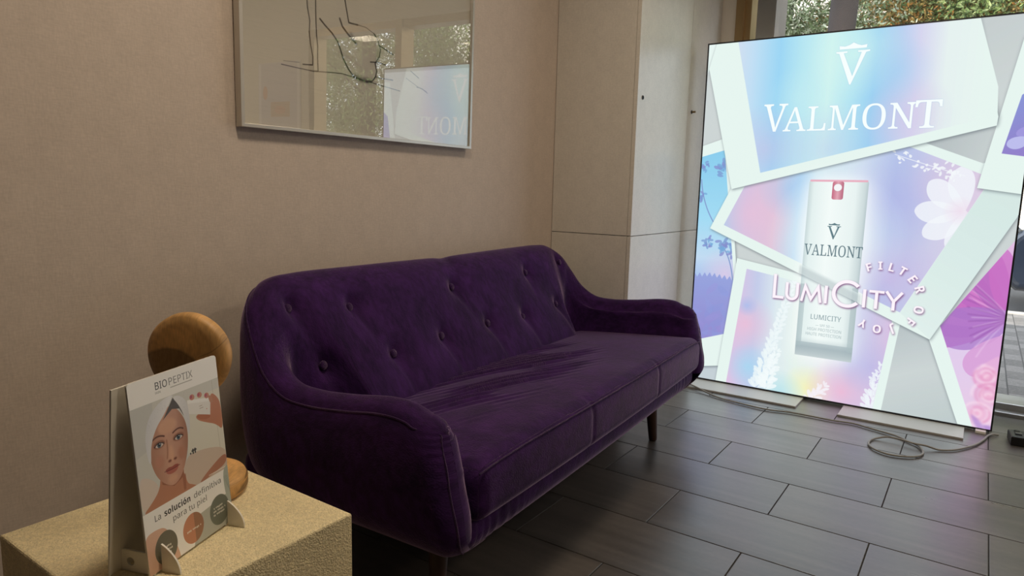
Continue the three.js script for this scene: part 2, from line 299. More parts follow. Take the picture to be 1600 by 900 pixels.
// ---------------------------------------------------------------- framed drawing
{
  const W = 1.08, Hh = 0.86, fw = 0.011, dp = 0.028;
  const t = thing('framed_drawing', 'large silver-framed charcoal line drawing hanging above the purple sofa', 'picture', [1.754, 1.2107, -D + 0.003]);
  t.rotation.x = 0.0145;
  const m = std({ color: 0xc9c4bb, roughness: 0.35, metalness: 0.55 });
  mesh('frame', mergeGeometries([bx(-W / 2, -W / 2 + fw, 0, Hh, 0, dp, 0.001), bx(W / 2 - fw, W / 2, 0, Hh, 0, dp, 0.001), bx(-W / 2 + fw, W / 2 - fw, 0, fw, 0, dp, 0.001), bx(-W / 2 + fw, W / 2 - fw, Hh - fw, Hh, 0, dp, 0.001)]), m, t);
  const art = canvasTex(1600, 1267, (c, w, h) => {
    c.fillStyle = '#cbc5b7'; c.fillRect(0, 0, w, h);
    const R = rng(3); for (let i = 0; i < 5000; i++) { c.fillStyle = `rgba(${R() < 0.5 ? '90,84,72' : '240,236,226'},0.03)`; c.fillRect(R() * w, R() * h, 30 + R() * 90, 1 + R() * 2); }
    // charcoal strokes; coordinates: millimetre-like units of the sheet, origin at the lower left
    const k = w / 1058, X = (x) => x * k, Y = (y) => h - y * k;
    const stroke = (pts, lw, al) => { for (let pass = 0; pass < 3; pass++) { c.strokeStyle = `rgba(38,34,32,${al * (0.4 + 0.3 * pass)})`; c.lineWidth = lw * 1.35 * k * (1 - pass * 0.3); c.lineCap = 'round'; c.lineJoin = 'round'; c.beginPath(); pts.forEach(([x, y], i) => { const jx = (R() - 0.5) * 3, jy = (R() - 0.5) * 3; i ? c.lineTo(X(x) + jx, Y(y) + jy) : c.moveTo(X(x) + jx, Y(y) + jy); }); c.stroke(); } };
    stroke([[238, 420], [241, 378], [250, 339], [247, 304], [252, 267], [260, 230], [259, 205], [221, 201]], 3.5, 0.8);
    stroke([[272, 428], [273, 374], [274, 336], [276, 298], [280, 266], [280, 228], [281, 189], [266, 186]], 3.5, 0.8);
    stroke([[289, 353], [309, 338], [338, 319], [361, 297], [375, 272], [386, 245], [409, 214], [432, 194], [460, 189]], 5, 0.85);
    stroke([[372, 370], [383, 347], [406, 329], [422, 317], [444, 304]], 6, 0.8);
    stroke([[391, 450], [400, 407], [411, 365], [450, 366]], 4.5, 0.85);
    stroke([[450, 366], [487, 365], [526, 352]], 2.5, 0.4);
    stroke([[526, 352], [545, 331], [558, 304], [552, 278], [532, 252], [540, 228], [536, 209], [518, 191], [493, 184], [460, 189]], 4.5, 0.8);
    stroke([[549, 317], [575, 310], [620, 297]], 4, 0.75);
    stroke([[509, 254], [545, 258], [584, 256]], 3.5, 0.7);
    stroke([[540, 207], [579, 206], [619, 208]], 3.5, 0.6);
    stroke([[141, 189], [194, 187], [266, 186], [328, 193], [381, 197], [436, 192], [510, 186], [579, 180], [656, 174]], 3, 0.55);
    stroke([[148, 201], [208, 205]], 2, 0.3);
    stroke([[713, 254], [757, 234]], 3, 0.5);
    stroke([[747, 200], [777, 198], [807, 185]], 3, 0.5);
    stroke([[689, 225], [757, 201], [802, 191]], 2, 0.4);
    c.filter = 'blur(6px)'; stroke([[436, 194], [470, 188], [510, 190]], 16, 0.35); stroke([[545, 300], [540, 250]], 12, 0.15); stroke([[420, 330], [440, 308]], 12, 0.25); c.filter = 'none';
  });
  const sheet = new THREE.PlaneGeometry(W - 2 * fw, Hh - 2 * fw); sheet.translate(0, Hh / 2, 0.012);
  mesh('drawing', sheet, std({ map: art, roughness: 0.9 }), t);
  const gl = new THREE.BoxGeometry(W - 2 * fw, Hh - 2 * fw, 0.0004); gl.translate(0, Hh / 2, 0.022);
  mesh('glass', gl, phys({ transmission: 1, thickness: 0, roughness: 0, ior: 2.1, color: 0xffffff }), t);
}

// ---------------------------------------------------------------- plaster plinth and what stands on it
const TY = 0.43;
{
  const pn = noiseField(44);
  const grain = dataTex(1024, 1024, (u, v) => { const c = 128 + 150 * (pn(u * 130, v * 130, 130, 130) - 0.5) + 80 * (pn(u * 250, v * 250, 250, 250) - 0.5) + 40 * (pn(u * 40, v * 40, 40, 40) - 0.5); return [c, c, c]; }, false, [3.2, 3.2]);
  const sand = dataTex(1024, 1024, (u, v) => { const c = 228 + 30 * (pn(u * 200, v * 200, 200, 200) - 0.5) + 18 * (pn(u * 60, v * 60, 60, 60) - 0.5) + 10 * (pn(u * 6, v * 6, 6, 6) - 0.5); return [c, c * 0.925, c * 0.74]; }, true, [3.2, 3.2]);
  const t = mesh('plinth_table', bx(-0.2125, 0.2125, 0, TY, -0.211, 0.211, 0.004), std({ map: sand, roughness: 0.95, bumpMap: grain, bumpScale: 0.0018 }), null, true);
  t.position.set(0.6225, 0, -1.146); tag(t, 'sand-coloured rough plaster cube plinth beside the sofa arm', 'plinth');
}
{ // A-frame counter card
  const yaw = 0.3445, tilt = 0.0803, w = 0.1988, h = 0.3096;
  const t = thing('counter_card', 'white card stand printed with a woman in a towel turban on the plinth', 'card stand', [0.4948, TY, -1.0156], yaw);
  const board = std({ color: 0xe6e0d3, roughness: 0.55 });
  const print = canvasTex(800, 1246, (c, W, Hc) => {
    const s = W / 199, X = (x) => x * s, Y = (y) => y * s;
    const poly = (pts, f) => { c.fillStyle = f; c.beginPath(); pts.forEach(([x, y], i) => i ? c.lineTo(X(x), Y(y)) : c.moveTo(X(x), Y(y))); c.closePath(); c.fill(); };
    const blob = (pts, f) => { c.fillStyle = f; c.beginPath(); const n = pts.length; for (let i = 0; i < n; i++) { const a = pts[i], b = pts[(i + 1) % n], m = [(a[0] + b[0]) / 2, (a[1] + b[1]) / 2]; i ? c.quadraticCurveTo(X(a[0]), Y(a[1]), X(m[0]), Y(m[1])) : c.moveTo(X(m[0]), Y(m[1])); } const a = pts[0], b = pts[1]; c.quadraticCurveTo(X(a[0]), Y(a[1]), X((a[0] + b[0]) / 2), Y((a[1] + b[1]) / 2)); c.closePath(); c.fill(); };
    const ell = (x, y, rx, ry, f, a = 0) => { c.fillStyle = f; c.beginPath(); c.ellipse(X(x), Y(y), X(rx), Y(ry), a, 0, 7); c.fill(); };
    c.fillStyle = '#f5f3ef'; c.fillRect(0, 0, W, Hc);
    // photograph: bathroom wall, tub, woman
    c.save(); c.beginPath(); c.rect(0, Y(41), W, Y(168.5)); c.clip();
    c.fillStyle = '#d3d2ca'; c.fillRect(0, 0, W, Hc); poly([[0, 41], [45, 41], [40, 110], [0, 120]], '#c9c9c4'); poly([[120, 60], [199, 60], [199, 175], [108, 150]], '#dedacb');
    c.strokeStyle = '#b9b5a4'; c.lineWidth = 3; c.beginPath(); c.moveTo(X(182), Y(41)); c.lineTo(X(186), Y(175)); c.stroke();
    blob([[100, 152], [135, 153], [170, 160], [199, 172], [210, 215], [80, 215]], '#d2bfae'); blob([[0, 150], [20, 155], [40, 175], [40, 215], [0, 215]], '#dccdc0');
    c.fillStyle = '#3a3936'; c.fillRect(X(112), Y(150), X(3), Y(3)); c.fillRect(X(118), Y(145), X(3), Y(9)); c.fillRect(X(123), Y(145), X(3), Y(9)); c.fillRect(X(116), Y(147), X(12), Y(2.4));
    const skin = '#c08a6c', dark = '#a46b50', light = '#d8a78a';
    // raised arm along the tub, shoulder and neck
    blob([[199, 178], [199, 200], [165, 206], [120, 212], [150, 196]], '#b47e66');
    blob([[44, 160], [40, 182], [24, 196], [-4, 212], [60, 216], [125, 214], [112, 205], [98, 198], [96, 172]], '#bd8467'); poly([[44, 160], [95, 165], [93, 182], [70, 190], [46, 178]], '#9d654b');
    c.filter = 'blur(3px)'; poly([[90, 180], [97, 180], [95, 206], [90, 206]], '#a36a50'); c.filter = 'none';
    // face
    const fg = c.createLinearGradient(X(28), 0, X(112), 0); fg.addColorStop(0, '#b08068'); fg.addColorStop(0.45, '#cfa088'); fg.addColorStop(0.75, '#c69680'); fg.addColorStop(1, '#a3745c');
    blob([[30, 92], [27, 120], [31, 148], [42, 170], [62, 187], [76, 188], [92, 176], [106, 150], [113, 118], [110, 88], [90, 60], [70, 56], [45, 68]], fg);
    c.filter = 'blur(9px)'; ell(46, 140, 9, 11, '#c28b74'); ell(94, 142, 8, 11, '#ba846c'); ell(70, 88, 20, 12, light); ell(72, 135, 5, 14, '#dcab8d'); ell(70, 176, 10, 5, light); c.filter = 'none';
    // eyes, brows, nose, mouth
    for (const [x, y, a] of [[49, 113, 0.02], [91, 114, -0.02]]) { c.filter = 'blur(4px)'; ell(x, y - 1, 12, 6, '#8c5a45'); c.filter = 'none'; blob([[x - 10, y + 1], [x - 2, y - 5], [x + 6, y - 4], [x + 10, y + 1], [x, y + 5]], '#d9cfc6'); ell(x, y - 0.3, 4.2, 4.4, '#51616b'); ell(x, y - 0.3, 2, 2.2, '#15161a'); ell(x + 1.3, y - 1.8, 0.8, 0.8, '#f4f4f4'); c.strokeStyle = '#2c1d18'; c.lineWidth = 6; c.beginPath(); c.moveTo(X(x - 10.5), Y(y + 1)); c.quadraticCurveTo(X(x - 1), Y(y - 8), X(x + 10.5), Y(y + 0.5)); c.stroke(); }
    c.strokeStyle = '#6b4434'; c.lineCap = 'round'; c.lineWidth = 11; c.beginPath(); c.moveTo(X(37), Y(101)); c.quadraticCurveTo(X(47), Y(95), X(61), Y(102)); c.stroke(); c.beginPath(); c.moveTo(X(80), Y(103)); c.quadraticCurveTo(X(94), Y(96), X(103), Y(103)); c.stroke();
    c.filter = 'blur(3px)'; c.strokeStyle = '#9a6248'; c.lineWidth = 7; c.beginPath(); c.moveTo(X(65), Y(110)); c.quadraticCurveTo(X(66), Y(128), X(62), Y(140)); c.stroke(); ell(67, 146, 3.5, 2, '#7a4433'); ell(79, 146, 3.5, 2, '#7a4433'); c.filter = 'none';
    blob([[52, 159], [62, 155], [70, 157], [78, 155], [88, 159], [70, 162]], '#a05347'); blob([[54, 160], [70, 161], [86, 160], [78, 168], [62, 168]], '#b5695a'); c.strokeStyle = '#5c2a24'; c.lineWidth = 3.5; c.beginPath(); c.moveTo(X(53), Y(159.5)); c.quadraticCurveTo(X(70), Y(162.5), X(87), Y(159.5)); c.stroke();
    // hair at the forehead, towel turban
    poly([[88, 46], [71, 66], [62, 76], [84, 64], [100, 68], [111, 88], [106, 66]], '#5b5653');
    const tg = c.createLinearGradient(X(20), Y(50), X(120), Y(90)); tg.addColorStop(0, '#c9cacf'); tg.addColorStop(0.5, '#e9e9ea'); tg.addColorStop(1, '#d6d5d6');
    blob([[90, 40], [60, 44], [34, 62], [22, 92], [23, 128], [29, 140], [32, 108], [46, 84], [66, 68], [86, 47]], tg); blob([[86, 44], [104, 46], [118, 60], [122, 86], [116, 122], [112, 110], [110, 86], [100, 62]], tg);
    const R = rng(12); for (let i = 0; i < 260; i++) { const x = 24 + R() * 95, y = 44 + R() * 70; if (c.isPointInPath && (y < 60 || x < 34 + (90 - y) * 0.6 || x > 108)) ell(x, y, 0.5, 0.5, 'rgba(180,180,188,0.5)'); }
    c.restore();
    // hand holding the jar
    blob([[176, 62], [190, 72], [199, 88], [199, 140], [182, 122], [160, 112], [140, 102], [134, 94], [142, 90], [164, 96], [172, 84]], '#c08162'); blob([[134, 93], [150, 93], [166, 99], [172, 106], [150, 105]], '#b4714f');
    poly([[119, 60], [175, 71], [170, 101], [120, 84]], '#e8e5e0'); poly([[119, 60], [175, 71], [174, 77], [119, 66]], '#f3f1ee'); c.fillStyle = '#b9a9a0'; c.fillRect(X(146), Y(78), X(7), Y(1.2)); c.fillRect(X(146), Y(82), X(9), Y(1.2)); ell(163, 88, 1, 1, '#c97b75');
    for (const [x, y] of [[131, 58], [149, 59], [166, 65]]) { ell(x, y, 6, 5, '#c68974', 0.3); ell(x - 2, y - 1, 2.6, 3, '#b5566a', 0.3); } blob([[168, 66], [178, 68], [182, 80], [174, 84]], '#c08a6c');
    // lettering
    const txt = (str, x, y, size, font, col, width, align = 'left') => { c.font = font.replace('#', X(size)); c.fillStyle = col; c.textAlign = align; const m = c.measureText(str).width, k = width ? X(width) / m : 1; c.save(); c.translate(X(x), Y(y)); c.scale(k, 1); c.fillText(str, 0, 0); c.restore(); };
    txt('BIO', 53, 24, 17, '#px sans-serif', '#2b2b2b', 28); txt('PEPTIX', 82, 24, 17, '#px sans-serif', '#8b8985', 56); c.font = X(5) + 'px sans-serif'; txt('SKIN', 53, 30.5, 5, '#px sans-serif', '#8d8b86', 12); c.fillStyle = '#b4b1aa'; c.fillRect(X(86), Y(27.5), X(50), Y(1.4));
    c.fillStyle = '#f6e9dc'; c.fillRect(X(150), Y(205), X(48), Y(1.1));
    txt('La', 21, 230, 14, '#px sans-serif', '#4a4a46', 15); txt('solución', 42, 230, 15, 'bold #px sans-serif', '#1e1e1e', 60); txt('definitiva', 109, 230, 14, '#px sans-serif', '#5d5d58', 70); txt('para tu piel', 58, 246, 14, '#px sans-serif', '#5d5d58', 82);
    // pastel shapes and the three round badges
    blob([[-5, 246], [20, 242], [46, 248], [70, 312], [60, 330], [-5, 330]], '#d9b19a'); poly([[118, 262], [199, 254], [199, 311], [98, 311]], '#b6b8ae'); blob([[183, 205], [210, 205], [212, 300], [188, 275]], '#aeb5ab');
    c.strokeStyle = 'rgba(120,128,118,0.6)'; c.lineWidth = 2; for (let i = 0; i < 5; i++) { c.beginPath(); c.moveTo(X(186 + i * 2), Y(222)); c.quadraticCurveTo(X(192 + i * 2), Y(240), X(199), Y(252 + i * 4)); c.stroke(); }
    ell(39, 280, 24, 27, '#6d6a5c'); ell(101, 278, 24.5, 26, '#c98a6b'); c.save(); c.beginPath(); c.ellipse(X(101), Y(278), X(24.5), Y(26), 0, 0, 7); c.clip(); c.fillStyle = '#a0745a'; c.fillRect(X(104), Y(250), X(30), Y(60)); c.restore(); ell(167, 276, 25, 27, '#6f7468');
    c.fillStyle = '#e8e2d6'; const dash = (x, y, w) => { const n = Math.round(w / 2.6), RR = rng(x * 7 + y); for (let i = 0; i < n; i++) if (RR() > 0.12) c.fillRect(X(x - w / 2 + i * 2.6), Y(y - RR() * 0.8), X(1.7), Y(2.4 + RR())); };
    dash(39, 278, 20); dash(39, 284, 26); dash(39, 290, 22); dash(101, 279, 36); dash(166, 268, 26); dash(166, 274, 34); dash(166, 280, 30);
  });
  // rounded board with the print on its face
  const rs = new THREE.Shape(), rr = 0.006; rs.moveTo(0, 0); rs.lineTo(w, 0); rs.lineTo(w, h - rr); rs.absarc(w - rr, h - rr, rr, 0, Math.PI / 2); rs.lineTo(rr, h); rs.absarc(rr, h - rr, rr, Math.PI / 2, Math.PI); rs.closePath();
  const bg = new THREE.ExtrudeGeometry(rs, { depth: 0.003, bevelEnabled: false }); bg.translate(0, 0, -0.003);
  const front = mesh('front_board', bg, board, t); front.position.y = 0.004; front.rotation.x = -tilt;
  const fg = new THREE.ShapeGeometry(rs, 8); { const p = fg.attributes.position, uv = fg.attributes.uv; for (let i = 0; i < p.count; i++) uv.setXY(i, p.getX(i) / w, p.getY(i) / h); } fg.translate(0, 0, 0.0004);
  mesh('print', fg, std({ map: print, roughness: 0.38 }), front);
  const bb = mesh('back_board', bx(-0.014, w - 0.012, 0, h - 0.004, -0.003, 0, 0), board, t); bb.position.set(0, 0.002, -0.064); bb.rotation.x = 0.085;
  // notched cross brace near the foot, with a round hole
  const br = new THREE.Shape(); br.moveTo(-0.070, 0); br.lineTo(0.0, 0); br.lineTo(-0.003, 0.036); br.lineTo(-0.056, 0.036); br.absarc(-0.056, 0.026, 0.010, Math.PI / 2, Math.PI); br.closePath();
  const hole = new THREE.Path(); hole.absarc(-0.045, 0.017, 0.007, 0, Math.PI * 2); br.holes.push(hole);
  for (const x of [0.012, w - 0.018]) { const g = new THREE.ExtrudeGeometry(br, { depth: 0.003, bevelEnabled: false, curveSegments: 16 }); g.rotateY(-Math.PI / 2); g.rotateY(0); const m = mesh('brace', g, board, t); m.position.set(x, 0.001, 0); m.scale.z = 1; }
  // two fins that hold the board at its front
  const fs = new THREE.Shape(); fs.moveTo(0, 0); fs.lineTo(0.034, 0); fs.bezierCurveTo(0.036, 0.018, 0.020, 0.036, 0.0, 0.046); fs.closePath();
  for (const x of [0.027, 0.186]) { const g = new THREE.ExtrudeGeometry(fs, { depth: 0.003, bevelEnabled: false, curveSegments: 16 }); g.rotateY(-Math.PI / 2); mesh('fin', g, board, t).position.set(x, 0.001, 0.001); }
}
{ // turned wooden disc on a round foot
  const wn = noiseField(88);
  const wood = dataTex(512, 512, (u, v) => {
    const x = u - 0.5, y = v - 0.5, warp = wn(u * 6, v * 6, 6, 6) * 0.35 + wn(u * 14, v * 14, 14, 14) * 0.1;
    const ring = Math.sin((Math.hypot(x + 0.3, y * 1.2 - 0.1) + warp * 0.3) * 70), fine = wn(u * 120, v * 24, 120, 24);
    let L = 0.84 + 0.022 * ring + 0.10 * (fine - 0.5) + 0.30 * (wn(u * 4 + 9, v * 4, 4, 4) - 0.5);
    const kd = Math.hypot((x + 0.14) * 0.85, (y + 0.10) * 1.35) + 0.05 * (wn(u * 9, v * 9, 9, 9) - 0.5), knot = smooth(0.29, 0.26, kd); L *= 1 - 0.30 * knot;
    L *= 1 - 0.18 * smooth(0.03, 0.0, Math.abs(kd - 0.28)) - 0.2 * smooth(0.012, 0, Math.abs(y - 0.10 - 0.6 * (x - 0.3) - 0.1 * warp)) * smooth(0.12, 0.2, x);
    return [240 * L, 184 * L, 114 * L];
  }, true);
  const m = std({ map: wood, roughness: 0.5 });
  const t = thing('wooden_disc_ornament', 'honey-coloured wooden disc standing on a round wooden foot behind the card', 'ornament', [0.707, TY, -1.247], -1.12);
  const foot = new THREE.LatheGeometry([[0, 0], [0.085, 0], [0.094, 0.004], [0.098, 0.012], [0.098, 0.028], [0.093, 0.037], [0.082, 0.042], [0, 0.043]].map((q) => new THREE.Vector2(...q)), 56); metreUV(foot); { const uv = foot.attributes.uv; for (let i = 0; i < uv.count; i++) uv.setXY(i, uv.getX(i) * 5 + 0.5, uv.getY(i) * 5 + 0.5); }
  mesh('foot', foot, m, t);
  mesh('stem', new THREE.CylinderGeometry(0.012, 0.014, 0.17, 18).translate(0, 0.12, 0), m, t);
  const prof = [[0, -0.018], [0.066, -0.018], [0.078, -0.015], [0.0835, -0.008], [0.085, 0.0], [0.0835, 0.009], [0.078, 0.016], [0.064, 0.019], [0.03, 0.021], [0, 0.021]];
  const disc = new THREE.LatheGeometry(prof.map((q) => new THREE.Vector2(...q)), 72); disc.rotateX(Math.PI / 2);
  { const p = disc.attributes.position, uv = disc.attributes.uv; for (let i = 0; i < p.count; i++) { const a = Math.atan2(p.getY(i), p.getX(i)), k = 1 + 0.012 * Math.sin(2 * a + 1) + 0.006 * Math.sin(5 * a); p.setXY(i, p.getX(i) * k, p.getY(i) * k); uv.setXY(i, p.getX(i) / 0.19 + 0.5, p.getY(i) / 0.19 + 0.5 + p.getZ(i) * 2); } disc.computeVertexNormals(); }
  mesh('disc', disc, m, t).position.set(0, 0.284, 0);
}

// ---------------------------------------------------------------- illuminated advertising display
{
  const Z0 = -1.308, W = 1.43, Ht = 1.838, XB = 3.69;
  const t = thing('light_box', 'tall glowing advertising light box printed with photo cards and a cream bottle', 'light box', [XB, 0, Z0]);
  const face = canvasTex(1430, 1848, (c, w, h) => {
    const P = (pts) => { c.beginPath(); pts.forEach(([x, y], i) => i ? c.lineTo(x, y) : c.moveTo(x, y)); c.closePath(); };
    const poly = (pts, f) => { c.fillStyle = f; P(pts); c.fill(); };
    const card = (pts, f = '#e4f2ee') => { c.save(); c.shadowColor = 'rgba(60,70,80,0.75)'; c.shadowBlur = 16; c.shadowOffsetX = 3; c.shadowOffsetY = 5; poly(pts, f); c.restore(); };
    const lin = (x0, y0, x1, y1, stops) => { const g = c.createLinearGradient(x0, y0, x1, y1); stops.forEach(([p, k]) => g.addColorStop(p, k)); return g; };
    const glow = (x, y, r, col, a = 1) => { const g = c.createRadialGradient(x, y, 0, x, y, r); g.addColorStop(0, col.replace('A', a)); g.addColorStop(1, col.replace('A', 0)); c.fillStyle = g; c.fillRect(x - r, y - r, 2 * r, 2 * r); };
    const clip = (pts, fn) => { c.save(); P(pts); c.clip(); fn(); c.restore(); };
    const R = rng(77);
    const petal = (x, y, len, wid, ang, f, al = 1) => { c.save(); c.globalAlpha = al; c.translate(x, y); c.rotate(ang); c.fillStyle = f; c.beginPath(); c.moveTo(0, 0); c.bezierCurveTo(wid, len * 0.25, wid * 1.1, len * 0.85, wid * 0.15, len); c.bezierCurveTo(-wid * 0.2, len * 1.04, -wid * 1.1, len * 0.8, 0, 0); c.fill(); c.restore(); };
    const sprig = (x, y, ang, n, len, f) => { c.save(); c.translate(x, y); c.rotate(ang); for (let i = 0; i < n; i++) { const y0 = -i * len / n, k = 1 - 0.6 * i / n; for (const q of [2.2, -2.2, 2.7, -2.7]) petal((R() - 0.5) * 14 * k, y0 + (R() - 0.5) * 12, (46 + R() * 18) * k, 16 * k, q + (R() - 0.5) * 0.5, f, 0.8); } c.restore(); };
    // backing paper
    c.fillStyle = '#c3c9ca'; c.fillRect(0, 0, w, h);
    poly([[0, 0], [48, 0], [5, 140], [0, 150]], '#e6f4f0'); poly([[0, 1770], [190, 1740], [170, 1848], [0, 1848]], '#b9c3cc');
    // left card: blue print with plant silhouettes
    card([[-30, 548], [135, 492], [300, 1735], [-30, 1800]]);
    clip([[-10, 600], [122, 562], [260, 1548], [-10, 1645]], () => {
      c.fillStyle = lin(0, 560, 0, 1640, [[0, '#6fc0ea'], [0.35, '#8fd2f2'], [0.55, '#b6d2f0'], [0.68, '#93aee6'], [1, '#8a78cc']]); c.fillRect(0, 500, 320, 1200); glow(170, 1240, 150, 'rgba(214,190,226,A)', 0.9);
      c.strokeStyle = '#6a86c4'; c.lineWidth = 6; c.beginPath(); c.moveTo(4, 720); c.quadraticCurveTo(20, 860, 90, 960); c.stroke(); c.beginPath(); c.moveTo(150, 1090); c.quadraticCurveTo(200, 1160, 214, 1280); c.stroke();
      for (const [x, y, r] of [[18, 650, 40], [124, 668, 62], [8, 815, 42], [60, 1075, 45], [150, 1080, 60], [205, 1100, 50]]) for (let i = 0; i < 16; i++) petal(x + (R() - 0.5) * r * 0.7, y + (R() - 0.5) * r * 1.1, r * 0.6, r * 0.2, R() * 6.3, ['#5f7fc6', '#6b70c0', '#5a93d0'][i % 3], 0.75);
      c.fillStyle = lin(0, 1230, 0, 1640, [[0, '#7f8fd8'], [1, '#7c6cc4']]); c.beginPath(); c.moveTo(-10, 1250); for (let x = 0; x <= 280; x += 14) c.lineTo(x, 1240 + (x % 28 ? 18 : -6) + Math.abs(x - 90) * 0.12); c.lineTo(280, 1660); c.lineTo(-10, 1660); c.fill();
      for (let i = 0; i < 22; i++) petal(20 + R() * 200, 1330 + R() * 260, 90, 26, R() * 6.3, ['#7b86d6', '#8a7ad0', '#6f7fd0'][i % 3], 0.35);
    });
    // lower card: pastel rainbow with a white fern
    card([[229, 1144], [1055, 1290], [985, 1870], [155, 1870]]);
    clip([[284, 1198], [1000, 1320], [946, 1860], [216, 1860]], () => {
      c.fillStyle = lin(220, 0, 1000, 0, [[0, '#d9b3dd'], [0.16, '#b9bfe6'], [0.3, '#d9e6ee'], [0.45, '#e2efe9'], [0.62, '#e6e8ee'], [0.78, '#b7bfe8'], [1, '#d3b2dc']]); c.fillRect(200, 1180, 820, 700);
      glow(300, 1500, 160, 'rgba(238,176,208,A)', 0.8); glow(330, 1740, 130, 'rgba(150,205,240,A)', 0.9); glow(300, 1400, 60, 'rgba(140,170,235,A)', 0.7); glow(640, 1800, 130, 'rgba(244,240,170,A)', 0.95); glow(800, 1790, 180, 'rgba(238,170,206,A)', 0.9); glow(500, 1850, 130, 'rgba(168,220,232,A)', 0.9); glow(920, 1640, 150, 'rgba(176,168,226,A)', 0.7);
      sprig(380, 1850, 0.24, 26, 640, '#eef6fa'); sprig(430, 1840, 0.2, 10, 240, '#f4fafc'); sprig(930, 1860, 0.15, 10, 260, '#f0f4fb'); sprig(650, 1880, 0.6, 6, 150, '#f6eef8');
    });
    // grey paper between the cards at the foot
    poly([[1027, 1405], [1154, 1450], [1318, 1860], [984, 1860]], lin(1000, 1400, 1200, 1860, [[0, '#a9b3b8'], [0.5, '#c3cacc'], [1, '#b3bec0']]));
    // right-hand card: magenta hibiscus and roses
    card([[1140, 1430], [1230, 1330], [1500, 1000], [1500, 1870], [1312, 1870]]);
    clip([[1190, 1390], [1500, 850], [1500, 1860], [1366, 1860]], () => {
      c.fillStyle = lin(1190, 900, 1430, 1840, [[0, '#e6c4e4'], [0.3, '#d69ad6'], [0.6, '#dcc0ea'], [1, '#e7bfe2']]); c.fillRect(1100, 800, 400, 1100);
      for (let i = 0; i < 9; i++) petal(1450, 1330, 330 + R() * 110, 70 + R() * 40, 1.2 + i * 0.22, ['#c24fb8', '#b246b4', '#d062c0', '#a845b0'][i % 4], 0.8);
      petal(1460, 1290, 330, 150, 1.15, '#9a58bd', 0.75); petal(1430, 1400, 230, 110, 0.5, '#d48ad0', 0.9);
      c.filter = 'blur(2px)'; c.strokeStyle = 'rgba(250,225,250,0.32)'; c.lineWidth = 6; for (let i = 0; i < 9; i++) { c.beginPath(); c.moveTo(1450, 1320); c.quadraticCurveTo(1380, 1240 + i * 22, 1270 + i * 9, 1150 + i * 46); c.stroke(); }
      c.strokeStyle = 'rgba(120,40,140,0.45)'; for (let i = 0; i < 10; i++) { c.beginPath(); c.moveTo(1450, 1330); c.quadraticCurveTo(1370, 1230 + i * 18, 1260 + i * 6, 1150 + i * 34); c.stroke(); }
      petal(1425, 1500, 170, 90, 0.3, '#e3a0d4', 0.9); c.filter = 'blur(5px)';
      for (const [x, y, r] of [[1392, 1600, 60], [1410, 1690, 72], [1380, 1780, 66]]) { glow(x, y, r, 'rgba(240,160,200,A)', 0.95); for (let i = 0; i < 7; i++) { c.strokeStyle = i % 2 ? 'rgba(220,110,170,0.6)' : 'rgba(252,220,238,0.8)'; c.lineWidth = 7; c.beginPath(); c.arc(x + (R() - 0.5) * 18, y + (R() - 0.5) * 18, r * (0.25 + 0.1 * i), R() * 6, R() * 6 + 2); c.stroke(); } }
      petal(1350, 1790, 90, 20, -0.6, '#a877cc', 0.8); petal(1395, 1835, 60, 20, -1.2, '#9a66c4', 0.8); c.filter = 'none';
    });
    // big middle card, turned
    card([[69, 989], [1154, 1462], [1492, 721], [407, 248]]);
    clip([[144, 967], [1021, 1347], [1317, 698], [440, 318]], () => {
      c.fillStyle = lin(140, 0, 1320, 0, [[0, '#9fc0ea'], [0.1, '#cbb4dc'], [0.22, '#dcb7d2'], [0.32, '#a9cdee'], [0.38, '#cfe6f0'], [0.56, '#c9d8ee'], [0.68, '#a6b6e6'], [0.82, '#c3bfe4'], [1, '#dcc4e0']]); c.fillRect(60, 240, 1400, 1240);
      glow(300, 900, 220, 'rgba(228,178,210,A)', 0.8); glow(480, 760, 170, 'rgba(140,190,240,A)', 0.6); glow(960, 800, 260, 'rgba(160,160,226,A)', 0.6); glow(960, 1180, 220, 'rgba(196,168,222,A)', 0.7); glow(1180, 720, 190, 'rgba(216,184,216,A)', 0.6); glow(700, 1000, 330, 'rgba(240,250,250,A)', 0.75);
      for (const a of [2.5, 1.75, 1.1, 3.2, 0.4]) petal(1236, 845, 200, 78, a - 0.2, '#f2f3fb', 0.85); glow(1215, 850, 70, 'rgba(236,200,226,A)', 0.6);
      for (let i = 0; i < 46; i++) { const u = R(), x = lerp(925, 1200, u), y = lerp(585, 690, u) + (R() - 0.5) * 60; petal(x, y, 12 + R() * 14, 5 + R() * 5, R() * 6.3, '#f4f6fc', 0.85); } c.strokeStyle = 'rgba(244,246,252,0.8)'; c.lineWidth = 3; c.beginPath(); c.moveTo(930, 590); c.quadraticCurveTo(1060, 640, 1220, 690); c.stroke();
    });
    poly([[1022, 1349], [1156, 1460], [1428, 866], [1430, 640], [1318, 698]], lin(1080, 1400, 1420, 800, [[0, '#dcebe8'], [0.5, '#d3e6e3'], [1, '#cfe2df']]));
    // grey paper and card at the upper right
    poly([[1200, 0], [1430, 0], [1430, 180], [1312, 470]], lin(1200, 0, 1430, 400, [[0, '#b9c0c2'], [1, '#c6cccd']])); poly([[1052, 540], [1306, 466], [1282, 634]], lin(1050, 540, 1290, 620, [[0, '#a3abb0'], [1, '#bcc3c5']]));
    card([[1372, 90], [1440, 90], [1440, 768], [1268, 743]]);
    clip([[1388, 340], [1440, 300], [1440, 606], [1342, 590]], () => { c.fillStyle = lin(1340, 330, 1430, 600, [[0, '#6d7ecf'], [1, '#7a5fbe']]); c.fillRect(1300, 280, 140, 340); petal(1440, 520, 90, 40, 1.2, '#b6b4ee', 0.9); petal(1430, 470, 60, 26, 0.8, '#8d7fd6', 0.9); });
